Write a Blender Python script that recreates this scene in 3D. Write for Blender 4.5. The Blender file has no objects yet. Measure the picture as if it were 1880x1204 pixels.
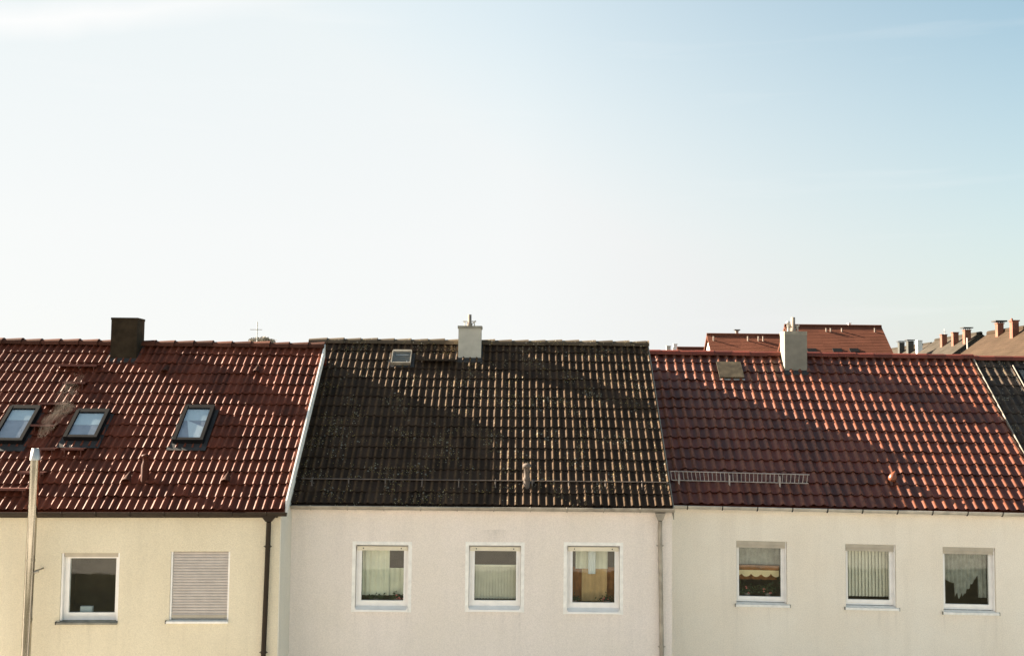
import bpy, math, random
from mathutils import Vector, Matrix
random.seed(7)
R = math.radians
C = bpy.context.scene.collection
# ------------------------------------------------------------------ camera
F = 2050.0; TH = R(4.0); RO = .010; CZ = 7.5
ROT = Matrix.Rotation(math.pi/2+TH, 3, 'X') @ Matrix.Rotation(RO, 3, 'Z')
CAM = Vector((0, 0, CZ))
def ray(px, py): return ROT @ Vector(((px-940)/F, -(py-602)/F, -1))
def aty(px, py, Y):
    d = ray(px, py); return CAM + d*(Y/d.y)
cd = bpy.data.cameras.new('camera'); cam = bpy.data.objects.new('camera', cd); C.objects.link(cam)
cam.location = CAM; cam.rotation_mode = 'QUATERNION'; cam.rotation_quaternion = ROT.to_quaternion()
cd.sensor_fit = 'HORIZONTAL'; cd.sensor_width = 36; cd.lens = F/1880*36; cd.clip_end = 2000; cd.clip_start = .1
bpy.context.scene.camera = cam

# ------------------------------------------------------------------ materials
def nt(name):
    m = bpy.data.materials.new(name); m.use_nodes = True
    t = m.node_tree; b = t.nodes['Principled BSDF']; return m, t, b
def N(t, typ, **kw):
    n = t.nodes.new(typ)
    for k, v in kw.items():
        if k in n.inputs: n.inputs[k].default_value = v
        else: setattr(n, k, v)
    return n
def ramp(t, stops):
    r = t.nodes.new('ShaderNodeValToRGB'); e = r.color_ramp.elements
    while len(e) < len(stops): e.new(.5)
    for i, (p, c) in enumerate(stops):
        e[i].position = p; e[i].color = c if len(c) == 4 else (*c, 1)
    return r
def coords(t): return t.nodes.new('ShaderNodeTexCoord').outputs['Object']
def mixc(t, fac, a, b, typ='MIX'):
    m = t.nodes.new('ShaderNodeMix'); m.data_type = 'RGBA'; m.blend_type = typ
    for s, v in ((0, fac), (6, a), (7, b)):
        if hasattr(v, 'node'): t.links.new(v, m.inputs[s])
        elif s == 0: m.inputs[0].default_value = v
        else: m.inputs[s].default_value = (*v, 1)
    return m.outputs[2]
def simple(name, col, rough=.5, metal=0, var=.12, scale=6, bump=0, bscale=60, spec=.5):
    m, t, b = nt(name); co = coords(t)
    n = N(t, 'ShaderNodeTexNoise', Scale=scale, Detail=6.0); t.links.new(co, n.inputs['Vector'])
    lo = tuple(c*(1-var*1.6) for c in col); hi = tuple(min(1, c*(1+var)) for c in col)
    r = ramp(t, [(.3, lo), (.7, hi)]); t.links.new(n.outputs['Fac'], r.inputs[0])
    t.links.new(r.outputs[0], b.inputs['Base Color'])
    b.inputs['Roughness'].default_value = rough; b.inputs['Metallic'].default_value = metal
    b.inputs['Specular IOR Level'].default_value = spec
    if bump:
        n2 = N(t, 'ShaderNodeTexNoise', Scale=bscale, Detail=4.0); t.links.new(co, n2.inputs['Vector'])
        bp = N(t, 'ShaderNodeBump', Strength=bump, Distance=.01)
        t.links.new(n2.outputs['Fac'], bp.inputs['Height']); t.links.new(bp.outputs[0], b.inputs['Normal'])
    return m
def stucco(name, col, tint, grime, streaks=()):
    m, t, b = nt(name); co = coords(t)
    n = N(t, 'ShaderNodeTexNoise', Scale=.7, Detail=5.0, Roughness=.6); t.links.new(co, n.inputs['Vector'])
    r = ramp(t, [(.35, tint), (.65, col)]); t.links.new(n.outputs['Fac'], r.inputs[0])
    mp = N(t, 'ShaderNodeMapping'); mp.inputs['Scale'].default_value = (2.5, 2.5, .25); t.links.new(co, mp.inputs[0])
    n3 = N(t, 'ShaderNodeTexNoise', Scale=1.2, Detail=6.0, Roughness=.65); t.links.new(mp.outputs[0], n3.inputs['Vector'])
    r3 = ramp(t, [(.50, (0, 0, 0)), (.76, (.5, .5, .5))]); t.links.new(n3.outputs['Fac'], r3.inputs[0])
    c2 = mixc(t, r3.outputs[0], r.outputs[0], grime)
    if streaks:
        sx = t.nodes.new('ShaderNodeSeparateXYZ'); t.links.new(co, sx.inputs[0])
        nn = N(t, 'ShaderNodeTexNoise', Scale=9.0, Detail=4.0); t.links.new(mp.outputs[0], nn.inputs['Vector'])
        def mm(op, a, b=None, c=None, clamp=False):
            q = t.nodes.new('ShaderNodeMath'); q.operation = op; q.use_clamp = clamp
            for i, v in enumerate((a, b, c)):
                if v is None: continue
                if hasattr(v, 'node'): t.links.new(v, q.inputs[i])
                else: q.inputs[i].default_value = v
            return q.outputs[0]
        acc = None
        for (x0, w, z1, h, k) in streaks:
            fx = mm('SUBTRACT', 1.0, mm('ABSOLUTE', mm('MULTIPLY_ADD', sx.outputs[0], 1/w, -x0/w)), clamp=True)
            dz = mm('MULTIPLY_ADD', sx.outputs[2], -1/h, z1/h)            # 0 at top, 1 at the foot of the streak
            fz = mm('MULTIPLY', mm('SUBTRACT', 1.0, dz, clamp=True), mm('GREATER_THAN', dz, 0.0)) if h > 0 else None
            f = mm('MULTIPLY', mm('MULTIPLY', fx, fz), k)
            acc = f if acc is None else mm('MAXIMUM', acc, f)
        acc = mm('MULTIPLY', acc, mm('MULTIPLY_ADD', nn.outputs['Fac'], 1.6, -.2), clamp=True)
        c2 = mixc(t, acc, c2, tuple(g*.62 for g in grime))
    g = N(t, 'ShaderNodeTexNoise', Scale=55.0, Detail=3.0, Roughness=.7); t.links.new(co, g.inputs['Vector'])
    r4 = ramp(t, [(.3, (.86, .86, .86)), (.7, (1.06, 1.06, 1.06))]); t.links.new(g.outputs['Fac'], r4.inputs[0])
    c3 = mixc(t, 1.0, c2, r4.outputs[0], 'MULTIPLY')
    t.links.new(c3, b.inputs['Base Color']); b.inputs['Roughness'].default_value = .92
    b.inputs['Specular IOR Level'].default_value = .2
    bp = N(t, 'ShaderNodeBump', Strength=.55, Distance=.012); t.links.new(g.outputs['Fac'], bp.inputs['Height'])
    t.links.new(bp.outputs[0], b.inputs['Normal']); return m
def tilemat(name, c1, c2, rough, lichen=0, lcol=(.4, .36, .26), moss=(.05, .045, .02), spec=.5, dirty=0, coat=0, crest=None):
    m, t, b = nt(name); co = coords(t)
    n = N(t, 'ShaderNodeTexNoise', Scale=1.3, Detail=7.0, Roughness=.65); t.links.new(co, n.inputs['Vector'])
    r = ramp(t, [(.3, c1), (.7, c2)]); t.links.new(n.outputs['Fac'], r.inputs[0])
    # tile to tile tone
    at = t.nodes.new('ShaderNodeAttribute'); at.attribute_name = 'tone'
    mr = N(t, 'ShaderNodeMapRange'); mr.inputs[3].default_value = .62; mr.inputs[4].default_value = 1.38
    t.links.new(at.outputs['Fac'], mr.inputs[0])
    hv = N(t, 'ShaderNodeHueSaturation'); t.links.new(mr.outputs[0], hv.inputs['Value']); t.links.new(r.outputs[0], hv.inputs['Color'])
    col = hv.outputs[0]
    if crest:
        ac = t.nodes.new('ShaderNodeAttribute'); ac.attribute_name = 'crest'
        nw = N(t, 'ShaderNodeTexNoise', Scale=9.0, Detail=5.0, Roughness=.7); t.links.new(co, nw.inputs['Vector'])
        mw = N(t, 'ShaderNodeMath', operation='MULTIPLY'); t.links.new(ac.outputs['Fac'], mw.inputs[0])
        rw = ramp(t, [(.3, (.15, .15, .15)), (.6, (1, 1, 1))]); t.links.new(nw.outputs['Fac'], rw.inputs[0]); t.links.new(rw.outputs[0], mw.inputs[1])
        col = mixc(t, mw.outputs[0], col, crest)  # lighter roll crests: lichen wear plus sunlit tone painted into the colour
    n5 = N(t, 'ShaderNodeTexNoise', Scale=22.0, Detail=5.0, Roughness=.7); t.links.new(co, n5.inputs['Vector'])
    if dirty:
        r5 = ramp(t, [(.45, (0, 0, 0)), (.75, (dirty, dirty, dirty))]); t.links.new(n5.outputs['Fac'], r5.inputs[0])
        col = mixc(t, r5.outputs[0], col, moss)
    rough_o = None
    if lichen:
        big = N(t, 'ShaderNodeTexNoise', Scale=2.2, Detail=4.0); t.links.new(co, big.inputs['Vector'])
        for sc, keep, rad, lc in ((20.0, .80, .30, lcol), (34.0, .82, .30, (.38, .30, .10)), (13.0, .86, .34, (.16, .15, .125))):
            ds = N(t, 'ShaderNodeTexNoise', Scale=60.0, Detail=2.0); t.links.new(co, ds.inputs['Vector'])
            va = t.nodes.new('ShaderNodeVectorMath'); va.operation = 'MULTIPLY_ADD'; t.links.new(ds.outputs['Color'], va.inputs[0]); va.inputs[1].default_value = (.02, .02, .02); t.links.new(co, va.inputs[2])
            vo = N(t, 'ShaderNodeTexVoronoi', Scale=sc); t.links.new(va.outputs[0], vo.inputs['Vector'])
            sp = t.nodes.new('ShaderNodeSeparateColor'); t.links.new(vo.outputs['Color'], sp.inputs[0])
            # patchy: more cells kept where the big noise is high
            th = N(t, 'ShaderNodeMath', operation='MULTIPLY_ADD'); t.links.new(big.outputs['Fac'], th.inputs[0]); th.inputs[1].default_value = 2.0; th.inputs[2].default_value = -1.0
            su = N(t, 'ShaderNodeMath', operation='ADD'); t.links.new(sp.outputs[0], su.inputs[0]); t.links.new(th.outputs[0], su.inputs[1])
            g1 = N(t, 'ShaderNodeMath', operation='GREATER_THAN'); t.links.new(su.outputs[0], g1.inputs[0]); g1.inputs[1].default_value = keep+.13
            rr = N(t, 'ShaderNodeMapRange'); rr.inputs[1].default_value = rad; rr.inputs[2].default_value = rad*.6; t.links.new(vo.outputs['Distance'], rr.inputs[0])
            ml = N(t, 'ShaderNodeMath', operation='MULTIPLY'); t.links.new(g1.outputs[0], ml.inputs[0]); t.links.new(rr.outputs[0], ml.inputs[1])
            col = mixc(t, ml.outputs[0], col, lc)
    t.links.new(col, b.inputs['Base Color']); b.inputs['Roughness'].default_value = rough
    b.inputs['Specular IOR Level'].default_value = spec
    if coat: b.inputs['Coat Weight'].default_value = coat; b.inputs['Coat Roughness'].default_value = .22
    rv = N(t, 'ShaderNodeMapRange'); rv.inputs[3].default_value = rough-.1; rv.inputs[4].default_value = rough+.15
    t.links.new(n5.outputs['Fac'], rv.inputs[0]); t.links.new(rv.outputs[0], b.inputs['Roughness'])
    bp = N(t, 'ShaderNodeBump', Strength=.35, Distance=.006); t.links.new(n5.outputs['Fac'], bp.inputs['Height'])
    t.links.new(bp.outputs[0], b.inputs['Normal']); return m
def glassmat(name, tint=(.93, .95, .93), ior=1.5):
    m, t, b = nt(name); t.nodes.remove(b)
    tr = N(t, 'ShaderNodeBsdfTransparent', Color=(*tint, 1)); g = N(t, 'ShaderNodeBsdfGlossy', Roughness=.02)
    lw = N(t, 'ShaderNodeLayerWeight', Blend=.5); f0 = ((ior-1)/(ior+1))**2
    pw = N(t, 'ShaderNodeMath', operation='POWER'); t.links.new(lw.outputs['Facing'], pw.inputs[0]); pw.inputs[1].default_value = 5
    fr = N(t, 'ShaderNodeMath', operation='MULTIPLY_ADD'); t.links.new(pw.outputs[0], fr.inputs[0]); fr.inputs[1].default_value = 1-f0; fr.inputs[2].default_value = f0
    mx = t.nodes.new('ShaderNodeMixShader')
    no = N(t, 'ShaderNodeTexNoise', Scale=2.0); t.links.new(coords(t), no.inputs['Vector'])
    bp = N(t, 'ShaderNodeBump', Strength=.05, Distance=.02); t.links.new(no.outputs['Fac'], bp.inputs['Height'])
    t.links.new(bp.outputs[0], g.inputs['Normal'])
    t.links.new(fr.outputs[0], mx.inputs[0]); t.links.new(tr.outputs[0], mx.inputs[1]); t.links.new(g.outputs[0], mx.inputs[2])
    t.links.new(mx.outputs[0], t.nodes['Material Output'].inputs['Surface']); return m

M = {}
M['stucco_white'] = stucco('white_stucco', (.76, .71, .61), (.72, .67, .57), (.6, .58, .52))
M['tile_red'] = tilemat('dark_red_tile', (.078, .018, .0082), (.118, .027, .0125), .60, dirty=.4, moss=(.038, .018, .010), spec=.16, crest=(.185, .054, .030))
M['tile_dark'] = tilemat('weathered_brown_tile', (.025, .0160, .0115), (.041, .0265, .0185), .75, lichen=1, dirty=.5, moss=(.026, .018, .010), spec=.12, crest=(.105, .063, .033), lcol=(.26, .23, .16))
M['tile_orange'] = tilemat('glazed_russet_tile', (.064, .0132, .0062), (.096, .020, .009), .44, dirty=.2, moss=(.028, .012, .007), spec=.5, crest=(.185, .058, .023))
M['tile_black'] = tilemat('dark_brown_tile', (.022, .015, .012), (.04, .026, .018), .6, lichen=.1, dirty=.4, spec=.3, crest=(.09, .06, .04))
M['tile_far_red'] = tilemat('far_red_tile', (.115, .042, .026), (.150, .055, .034), .85, dirty=.2, spec=.1)
M['tile_far_brown'] = tilemat('far_brown_tile', (.038, .024, .016), (.058, .037, .025), .85, dirty=.4, spec=.1)
M['tile_far_grey'] = tilemat('far_grey_tile', (.038, .031, .025), (.058, .048, .039), .85, dirty=.4, spec=.1)
M['ridge_mossy'] = tilemat('mossy_ridge_tile', (.050, .037, .027), (.11, .085, .060), .85, lichen=1, dirty=.5, spec=.2)
M['ridge_red'] = tilemat('red_ridge_tile', (.070, .024, .014), (.105, .037, .022), .7, dirty=.4, moss=(.04, .022, .014), spec=.15)
M['ridge_russet'] = tilemat('russet_ridge_tile', (.10, .020, .012), (.15, .032, .018), .5, dirty=.25, spec=.3)
M['grimy_pipe'] = simple('grimy_pipe', (.125, .102, .088), .85, var=.25, scale=8, spec=.1)
M['white'] = simple('white_paint', (.90, .87, .83), .4, var=.04)
M['white_trim'] = simple('white_trim_paint', (.88, .85, .79), .6, var=.08, scale=9, bump=.1)
M['cream_plastic'] = simple('cream_plastic', (.74, .66, .50), .45, var=.05)
M['beige_plastic'] = simple('beige_plastic', (.47, .41, .32), .5, var=.08)
M['shutter'] = simple('grey_shutter', (.50, .45, .41), .55, var=.06)
M['zinc'] = simple('weathered_zinc', (.36, .32, .26), .5, .35, var=.2, scale=5)
M['zinc_light'] = simple('light_zinc', (.50, .46, .39), .45, .3, var=.15)
M['brown_metal'] = simple('brown_painted_metal', (.026, .016, .008), .6, var=.15, spec=.25)
M['steel'] = simple('stainless_steel', (.43, .40, .345), .14, 1, var=.10, scale=3)
M['galv'] = simple('galvanised_steel', (.50, .49, .47), .45, .6, var=.1)
M['pale_rail'] = simple('pale_galvanised_rail', (.36, .315, .285), .6, .2, var=.15)
M['rust_rail'] = simple('rusty_rail', (.15, .12, .10), .6, .4, var=.25)
M['dark_metal'] = simple('dark_grey_metal', (.012, .012, .013), .85, 0, var=.15, spec=.08)
M['lead'] = simple('lead_flashing', (.032, .030, .030), .75, .1, var=.25)
M['chim_brown'] = simple('brown_cement_cladding', (.040, .029, .018), .9, var=.25, scale=5, bump=.3, spec=.1)
M['chim_grey'] = simple('pale_grey_render', (.44, .425, .37), .9, var=.10, scale=5, bump=.35)
M['chim_grey2'] = simple('grey_render', (.205, .195, .165), .9, var=.10, scale=5, bump=.35, spec=.1)
M['cap_grey'] = simple('concrete_cap', (.26, .245, .20), .9, var=.2, bump=.3)
M['clay'] = simple('clay_pot', (.22, .18, .15), .85, var=.2)
M['brick_far'] = simple('red_brick', (.17, .065, .04), .9, var=.25, scale=3, bump=.3, bscale=9)
M['far_white'] = simple('far_white_render', (.75, .73, .69), .9, var=.04)
M['far_dark'] = simple('dark_slate_cladding', (.035, .032, .028), .8, var=.2)
M['far_grey_chim'] = simple('dark_grey_chimney', (.045, .045, .040), .9, var=.2)
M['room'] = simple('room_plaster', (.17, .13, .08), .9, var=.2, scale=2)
M['red_step'] = simple('red_painted_steel', (.11, .028, .018), .5, .2, var=.2)
M['hatch'] = simple('tarnished_hatch_metal', (.085, .068, .045), .7, 0, var=.35, scale=5, spec=.2)
M['glass'] = glassmat('window_glass', ior=1.42)
M['roofglass'] = glassmat('skylight_glass', (.92, .95, .97), 1.6)
M['blind_blue'] = simple('pale_blue_blind', (.60, .66, .67), .7, var=.04)
M['blind_lav'] = simple('lavender_blind', (.38, .38, .42), .8, var=.08)
M['blind_white'] = simple('white_blind', (.72, .74, .74), .8, var=.03)
M['curtain'] = simple('sheer_curtain', (.78, .76, .62), .95, var=.08, scale=4)
M['lamella'] = simple('beige_lamella', (.80, .745, .62), .8, var=.05)
M['lace'] = simple('grey_lace', (.34, .34, .30), .95, var=.15, scale=9)
M['orange_cloth'] = simple('orange_cloth', (.36, .15, .055), .9, var=.2)
M['peach_cloth'] = simple('peach_cloth', (.58, .38, .19), .95, var=.12, scale=4)
M['cream_cloth'] = simple('cream_cloth', (.88, .70, .42), .9, var=.05)
M['leaf'] = simple('houseplant_leaves', (.06, .08, .03), .6, var=.4, scale=20)
M['petal'] = simple('flower_petals', (.55, .16, .13), .7, var=.3, scale=30)
M['bark'] = simple('grey_bark', (.16, .13, .10), .9, var=.2, bump=.3)
M['twig'] = simple('bare_twigs', (.22, .19, .14), .9, var=.2)
M['asphalt'] = simple('asphalt', (.055, .053, .05), .9, var=.15, scale=3, bump=.3)
M['grass'] = simple('grass', (.050, .046, .020), .95, var=.4, scale=1, bump=.5, bscale=20)
M['bounce_gravel'] = simple('pale_bounce_gravel', (.56, .53, .49), .95, var=.10, scale=1.5, bump=.3)  # kept pale to throw sunlight back at the facades
M['paving'] = simple('paving', (.24, .21, .18), .9, var=.12, scale=4, bump=.2)

# ------------------------------------------------------------------ mesh builder
class MB:
    def __init__(s, sh=None): s.v = []; s.f = []; s.sm = []; s.tone = []; s.crest = None; s.sh = sh
    def add(s, vs, fs, smooth=False, tone=.5):
        k = len(s.v); s.v += [Vector(v) for v in vs]; s.tone += [tone]*len(vs)
        s.f += [tuple(i+k for i in f) for f in fs]; s.sm += [smooth]*len(fs)
    def box(s, x0, x1, y0, y1, z0, z1):
        s.add([(x, y, z) for x in (x0, x1) for y in (y0, y1) for z in (z0, z1)],
              [(0, 1, 3, 2), (4, 6, 7, 5), (0, 4, 5, 1), (2, 3, 7, 6), (0, 2, 6, 4), (1, 5, 7, 3)])
    def fbox(s, fr, a0, a1, b0, b1, c0, c1):
        k = len(s.v); s.box(a0, a1, b0, b1, c0, c1)
        for i in range(k, len(s.v)): q = s.v[i]; s.v[i] = fr(q.x, q.y, q.z)
    def tube(s, p0, p1, r0, r1=None, n=12, caps=True):
        p0 = Vector(p0); p1 = Vector(p1); r1 = r0 if r1 is None else r1
        d = (p1-p0).normalized(); a = d.orthogonal().normalized(); b = d.cross(a)
        vs = [p0+(a*math.cos(t)+b*math.sin(t))*r0 for t in [2*math.pi*i/n for i in range(n)]]
        vs += [p1+(a*math.cos(t)+b*math.sin(t))*r1 for t in [2*math.pi*i/n for i in range(n)]]
        s.add(vs, [(i, (i+1) % n, n+(i+1) % n, n+i) for i in range(n)], True)
        if caps: s.add(vs[:n], [tuple(range(n))]); s.add(vs[n:], [tuple(range(n))])
    def lathe(s, base, axis, prof, n=14):
        base = Vector(base); d = Vector(axis).normalized(); a = d.orthogonal().normalized(); b = d.cross(a)
        vs = []
        for (r, h) in prof:
            for i in range(n):
                t = 2*math.pi*i/n; vs.append(base+d*h+(a*math.cos(t)+b*math.sin(t))*r)
        fs = []
        for j in range(len(prof)-1):
            for i in range(n): fs.append((j*n+i, j*n+(i+1) % n, (j+1)*n+(i+1) % n, (j+1)*n+i))
        s.add(vs, fs, True)
    def build(s, name, mat, parent=None, label=None, fix=True):
        off = Vector((0, 0, 0)); p = parent
        while p: off += p.location; p = p.parent
        vv = []
        for q in s.v:
            z = q.z + (s.sh(q.x, q.y, q.z) if s.sh else 0)
            vv.append((q.x-off.x, q.y-off.y, z-off.z))
        me = bpy.data.meshes.new(name); me.from_pydata(vv, [], s.f)
        if fix:
            import bmesh
            bm = bmesh.new(); bm.from_mesh(me); bmesh.ops.recalc_face_normals(bm, faces=bm.faces); bm.to_mesh(me); bm.free()
        me.polygons.foreach_set('use_smooth', s.sm)
        if any(t != .5 for t in s.tone):
            at = me.attributes.new('tone', 'FLOAT', 'POINT'); at.data.foreach_set('value', s.tone)
            cr = list(s.crest or []); cr += [0.0]*(len(s.v)-len(cr))
            at = me.attributes.new('crest', 'FLOAT', 'POINT'); at.data.foreach_set('value', cr)
        me.materials.append(M[mat] if isinstance(mat, str) else mat)
        o = bpy.data.objects.new(name, me); C.objects.link(o)
        if parent: o.parent = parent
        if label: o['label'] = label
        return o
def empty(name, loc, label, cat, group=None):
    o = bpy.data.objects.new(name, None); C.objects.link(o); o.location = loc
    o.empty_display_size = .5
    o['label'] = label; o['category'] = cat
    if group: o['group'] = group
    return o
def tag(o, label, cat, group=None, kind=None):
    if label: o['label'] = label
    if cat: o['category'] = cat
    if group: o['group'] = group
    if kind: o['kind'] = kind
    return o

# ------------------------------------------------------------------ setting
def sheet(name, x0, x1, y0, y1, z, mat, sub=1):
    m = MB(); m.add([(x0, y0, z), (x1, y0, z), (x1, y1, z), (x0, y1, z)], [(0, 1, 2, 3)])
    o = m.build(name, mat, fix=False); o['kind'] = 'structure'; return o
sheet('ground', -600, 600, -400, 900, 0, 'grass')
sheet('bounce_ground', -120, 120, -40, 21.7, .008, 'bounce_gravel')  # unseen pale ground added to bounce sun onto the shaded fronts
sheet('dark_reflection_strip', -120, 120, -8, 6.4, .012, 'grass')  # unseen dark strip added so the window panes reflect less glare
sheet('road', -200, 200, 7, 11.9, .012, 'asphalt')
pv = MB(); pv.box(-200, 200, 12, 14.2, -.05, .12); o = pv.build('pavement', 'paving'); o['kind'] = 'structure'

# ------------------------------------------------------------------ row houses
TAN = None
class House: pass
def tile_slope(mb, pt, x0, x1, sp, rows, amp, lip, width_tiles=2, seed=1, samples=10, bw=.30, flat=0.0):
    """pt(x,v) -> (point, normal); rolls of width bw*period, rows stepping down to the eave"""
    rnd = random.Random(seed); mb.crest = []
    ncol = int(math.ceil((x1-x0)/sp)); dx = sp/samples
    jit = {}
    def prof(t):                       # t in [-.5,.5)
        a = abs(t)
        if a < bw: return .5*(1+math.cos(math.pi*a/bw))
        return 0.0
    for r in range(rows):
        v0 = r/rows; v1 = (r+1)/rows
        c = 0
        while c < ncol:
            k = min(width_tiles, ncol-c)
            jh = rnd.uniform(-.004, .006); jv = rnd.gauss(0, .022)/rows; tone = min(1.6, rnd.random()*1.0+(rnd.random() < .04)*.5); sk = rnd.gauss(0, .012)/rows
            xs = [x0+c*sp+i*dx for i in range(k*samples+1)]
            top = []; vs = []
            n = len(xs)
            for (vv, hh) in ((v0+jv, lip-.004), (v0+jv+.03/rows, lip), (v0+(v1-v0)*.5, lip*.5), (v1+.02/rows, .0)):
                for x in xs:
                    t = ((x-x0)/sp) % 1.0 - .5
                    p, nn = pt(min(x, x1), vv+sk*((x-xs[0])/(xs[-1]-xs[0])*2-1)); vs.append(p+nn*(hh+jh+amp*prof(t))); mb.crest.append(prof(t))
            fs = []
            for j in range(3):
                for i in range(n-1): fs.append((j*n+i, j*n+i+1, (j+1)*n+i+1, (j+1)*n+i))
            mb.add(vs, fs, True, tone)
            # lower riser, undercut
            rs = []
            for i, x in enumerate(xs): rs.append(vs[i])
            for x in xs:
                t = ((x-x0)/sp) % 1.0 - .5
                p, nn = pt(min(x, x1), v0+jv+.004); rs.append(p+nn*(-.012+amp*prof(t)))
            mb.crest += [0.0]*len(rs)
            mb.add(rs, [(i, n+i, n+i+1, i+1) for i in range(n-1)], False, tone)
            c += k
def make_house(name, label, Ye, Yr, eave, ridge, xr, sp, rows, amp, bw, tmat, rmat, wmat, seed, lip=.022, ridge_len=.40, ridge_r=(.085, .115), rx=None, wx=None, openings=(), side_mat=None):
    H = House(); H.Ye, H.Yr = Ye, Yr
    E = [aty(*q, Ye) for q in eave]; Q = [aty(*q, Yr) for q in ridge]
    se = (E[1].z-E[0].z)/(E[1].x-E[0].x); sr = (Q[1].z-Q[0].z)/(Q[1].x-Q[0].x)
    if name_is_fixed.get(label): se, sr = name_is_fixed[label]
    x0, x1 = xr; xc = (x0+x1)/2
    ze = lambda x: E[0].z+se*(x-E[0].x) if abs(se) < 1 else E[0].z
    zr = lambda x: Q[0].z+sr*(x-Q[0].x)
    H.ze, H.zr = ze, zr; H.xc = xc; H.se = se
    H.zwall = ze(xc)
    wx = wx or xr; H.wx = wx
    H.Yw = Ye+.12
    Yb = 2*Yr-Ye
    T = (zr(xc)-ze(xc))/(Yr-Ye); H.T = T
    phi = math.atan(T); H.phi = phi
    nf = Vector((0, -math.sin(phi), math.cos(phi))); nb = Vector((0, math.sin(phi), math.cos(phi)))
    H.n = nf; H.u = Vector((0, math.cos(phi), math.sin(phi)))
    H.L = math.hypot(Yr-Ye, zr(xc)-ze(xc))
    def pf(x, v): return Vector((x, Ye+(Yr-Ye)*v, ze(x)+(zr(x)-ze(x))*v)), nf
    def pb(x, v): return Vector((x, Yb+(Yr-Yb)*v, ze(x)+(zr(x)-ze(x))*v)), nb
    H.pf = pf
    def onroof(px, py):
        d = ray(px, py)
        lo, hi = Ye-1, Yr+1
        for _ in range(40):
            m = (lo+hi)/2; p = CAM+d*(m/d.y); v = (m-Ye)/(Yr-Ye)
            if p.z > ze(p.x)+(zr(p.x)-ze(p.x))*v: lo = m
            else: hi = m
        return p
    H.onroof = onroof
    def frame(px, py):
        o = onroof(px, py)
        return lambda a, b, c: o+Vector((1, 0, 0))*a+H.u*b+nf*c
    H.frame = frame; H.sh = lambda x, y, z: se*(x-xc)
    root = empty(name, (xc, (Ye+Yb)/2, 0), label, 'row house', 'row houses in the terrace across the street'); H.root = root
    # roof
    mb = MB(); tile_slope(mb, pf, x0, x1, sp, rows, amp, lip, seed=seed, bw=bw)
    mb2 = MB(); tile_slope(mb2, pb, x0, x1, sp, rows, amp, lip, seed=seed+50, bw=bw, samples=5)
    k = len(mb.v); mb.v += mb2.v; mb.tone += mb2.tone; mb.crest += mb2.crest; mb.f += [tuple(i+k for i in f) for f in mb2.f]; mb.sm += mb2.sm
    # underlay boards
    un = []
    for x in (x0, x1):
        for d in (-.02, -.12):
            a, _ = pf(x, -.004); b, _ = pf(x, 1); c, _ = pb(x, -.004)
            un += [a+nf*d, b+Vector((0, 0, d*1.3)), c+nb*d]
    # order: x0:(a,b,c)d1,(a,b,c)d2 ; x1 same
    mb.add(un, [(0, 6, 7, 1), (1, 7, 8, 2), (3, 4, 10, 9), (4, 5, 11, 10), (0, 3, 9, 6), (2, 8, 11, 5), (0, 1, 4, 3), (1, 2, 5, 4), (6, 9, 10, 7), (7, 10, 11, 8)], False, .5001)
    H.roof = mb.build('roof', tmat, root, fix=False)
    # ridge
    rb = MB(); rnd = random.Random(seed+9); x = x0-.02 if rx is None else rx
    while x < x1:
        xe = min(x+ridge_len, x1+.02)
        prs = []; n = 9; dz = rnd.uniform(-.006, .006)
        for (xx, rr) in ((x-.03, ridge_r[0]), (xe, ridge_r[1]), (xe, ridge_r[1]-.022)):
            c = Vector((xx, Yr, zr(xx)+.012+dz))
            for i in range(n+1):
                t = math.pi*i/n*1.16-.08*math.pi
                prs.append(c+Vector((0, -math.cos(t)*rr*1.25, math.sin(t)*rr)))
        m_ = n+1
        rb.add(prs[:2*m_], [(i, i+1, m_+i+1, m_+i) for i in range(n)], True, rnd.random())
        rb.add(prs[m_:], [(i, i+1, m_+i+1, m_+i) for i in range(n)], False, .3)
        x += ridge_len
    rb.build('ridge_cap', rmat, H.roof, fix=False)
    # walls with openings
    wz = lambda x: ze(x)-.03
    zt = ze(xc)-.03-.0
    sh = H.sh
    w = MB(sh); X0, X1 = wx; Yw = H.Yw; Ywb = Yb-.12
    ops = [tuple(o) for o in openings]
    xs = sorted(set([X0, X1]+[o[0] for o in ops]+[o[1] for o in ops])); zs = sorted(set([-.3, zt+.1]+[o[2] for o in ops]+[o[3] for o in ops]))
    for i in range(len(xs)-1):
        for j in range(len(zs)-1):
            cx, cz = (xs[i]+xs[i+1])/2, (zs[j]+zs[j+1])/2
            if any(o[0] < cx < o[1] and o[2] < cz < o[3] for o in ops): continue
            w.add([(xs[i], Yw, zs[j]), (xs[i+1], Yw, zs[j]), (xs[i+1], Yw, zs[j+1]), (xs[i], Yw, zs[j+1])], [(0, 1, 2, 3)])
    for (a, b, c, d) in ops:
        y2 = Yw+.24
        w.add([(a, Yw, c), (b, Yw, c), (b, Yw, d), (a, Yw, d), (a, y2, c), (b, y2, c), (b, y2, d), (a, y2, d)], [(0, 4, 5, 1), (1, 5, 6, 2), (2, 6, 7, 3), (3, 7, 4, 0)])
    # side, back and gables
    hg = (H.zr(xc)-H.ze(xc))*(1-.12/(Yr-Ye))-.02
    for X in (X0, X1):
        w.add([(X, Yw, -.3), (X, Ywb, -.3), (X, Ywb, zt+.02), (X, Yr, ze(xc)+hg+.02), (X, Yw, zt+.02)], [(0, 1, 2, 3, 4)])
    w.add([(X0, Ywb, -.3), (X1, Ywb, -.3), (X1, Ywb, zt+.1), (X0, Ywb, zt+.1)], [(0, 1, 2, 3)])
    H.wall = w.build('wall', wmat, root, fix=False)
    return H
name_is_fixed = {}

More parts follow.
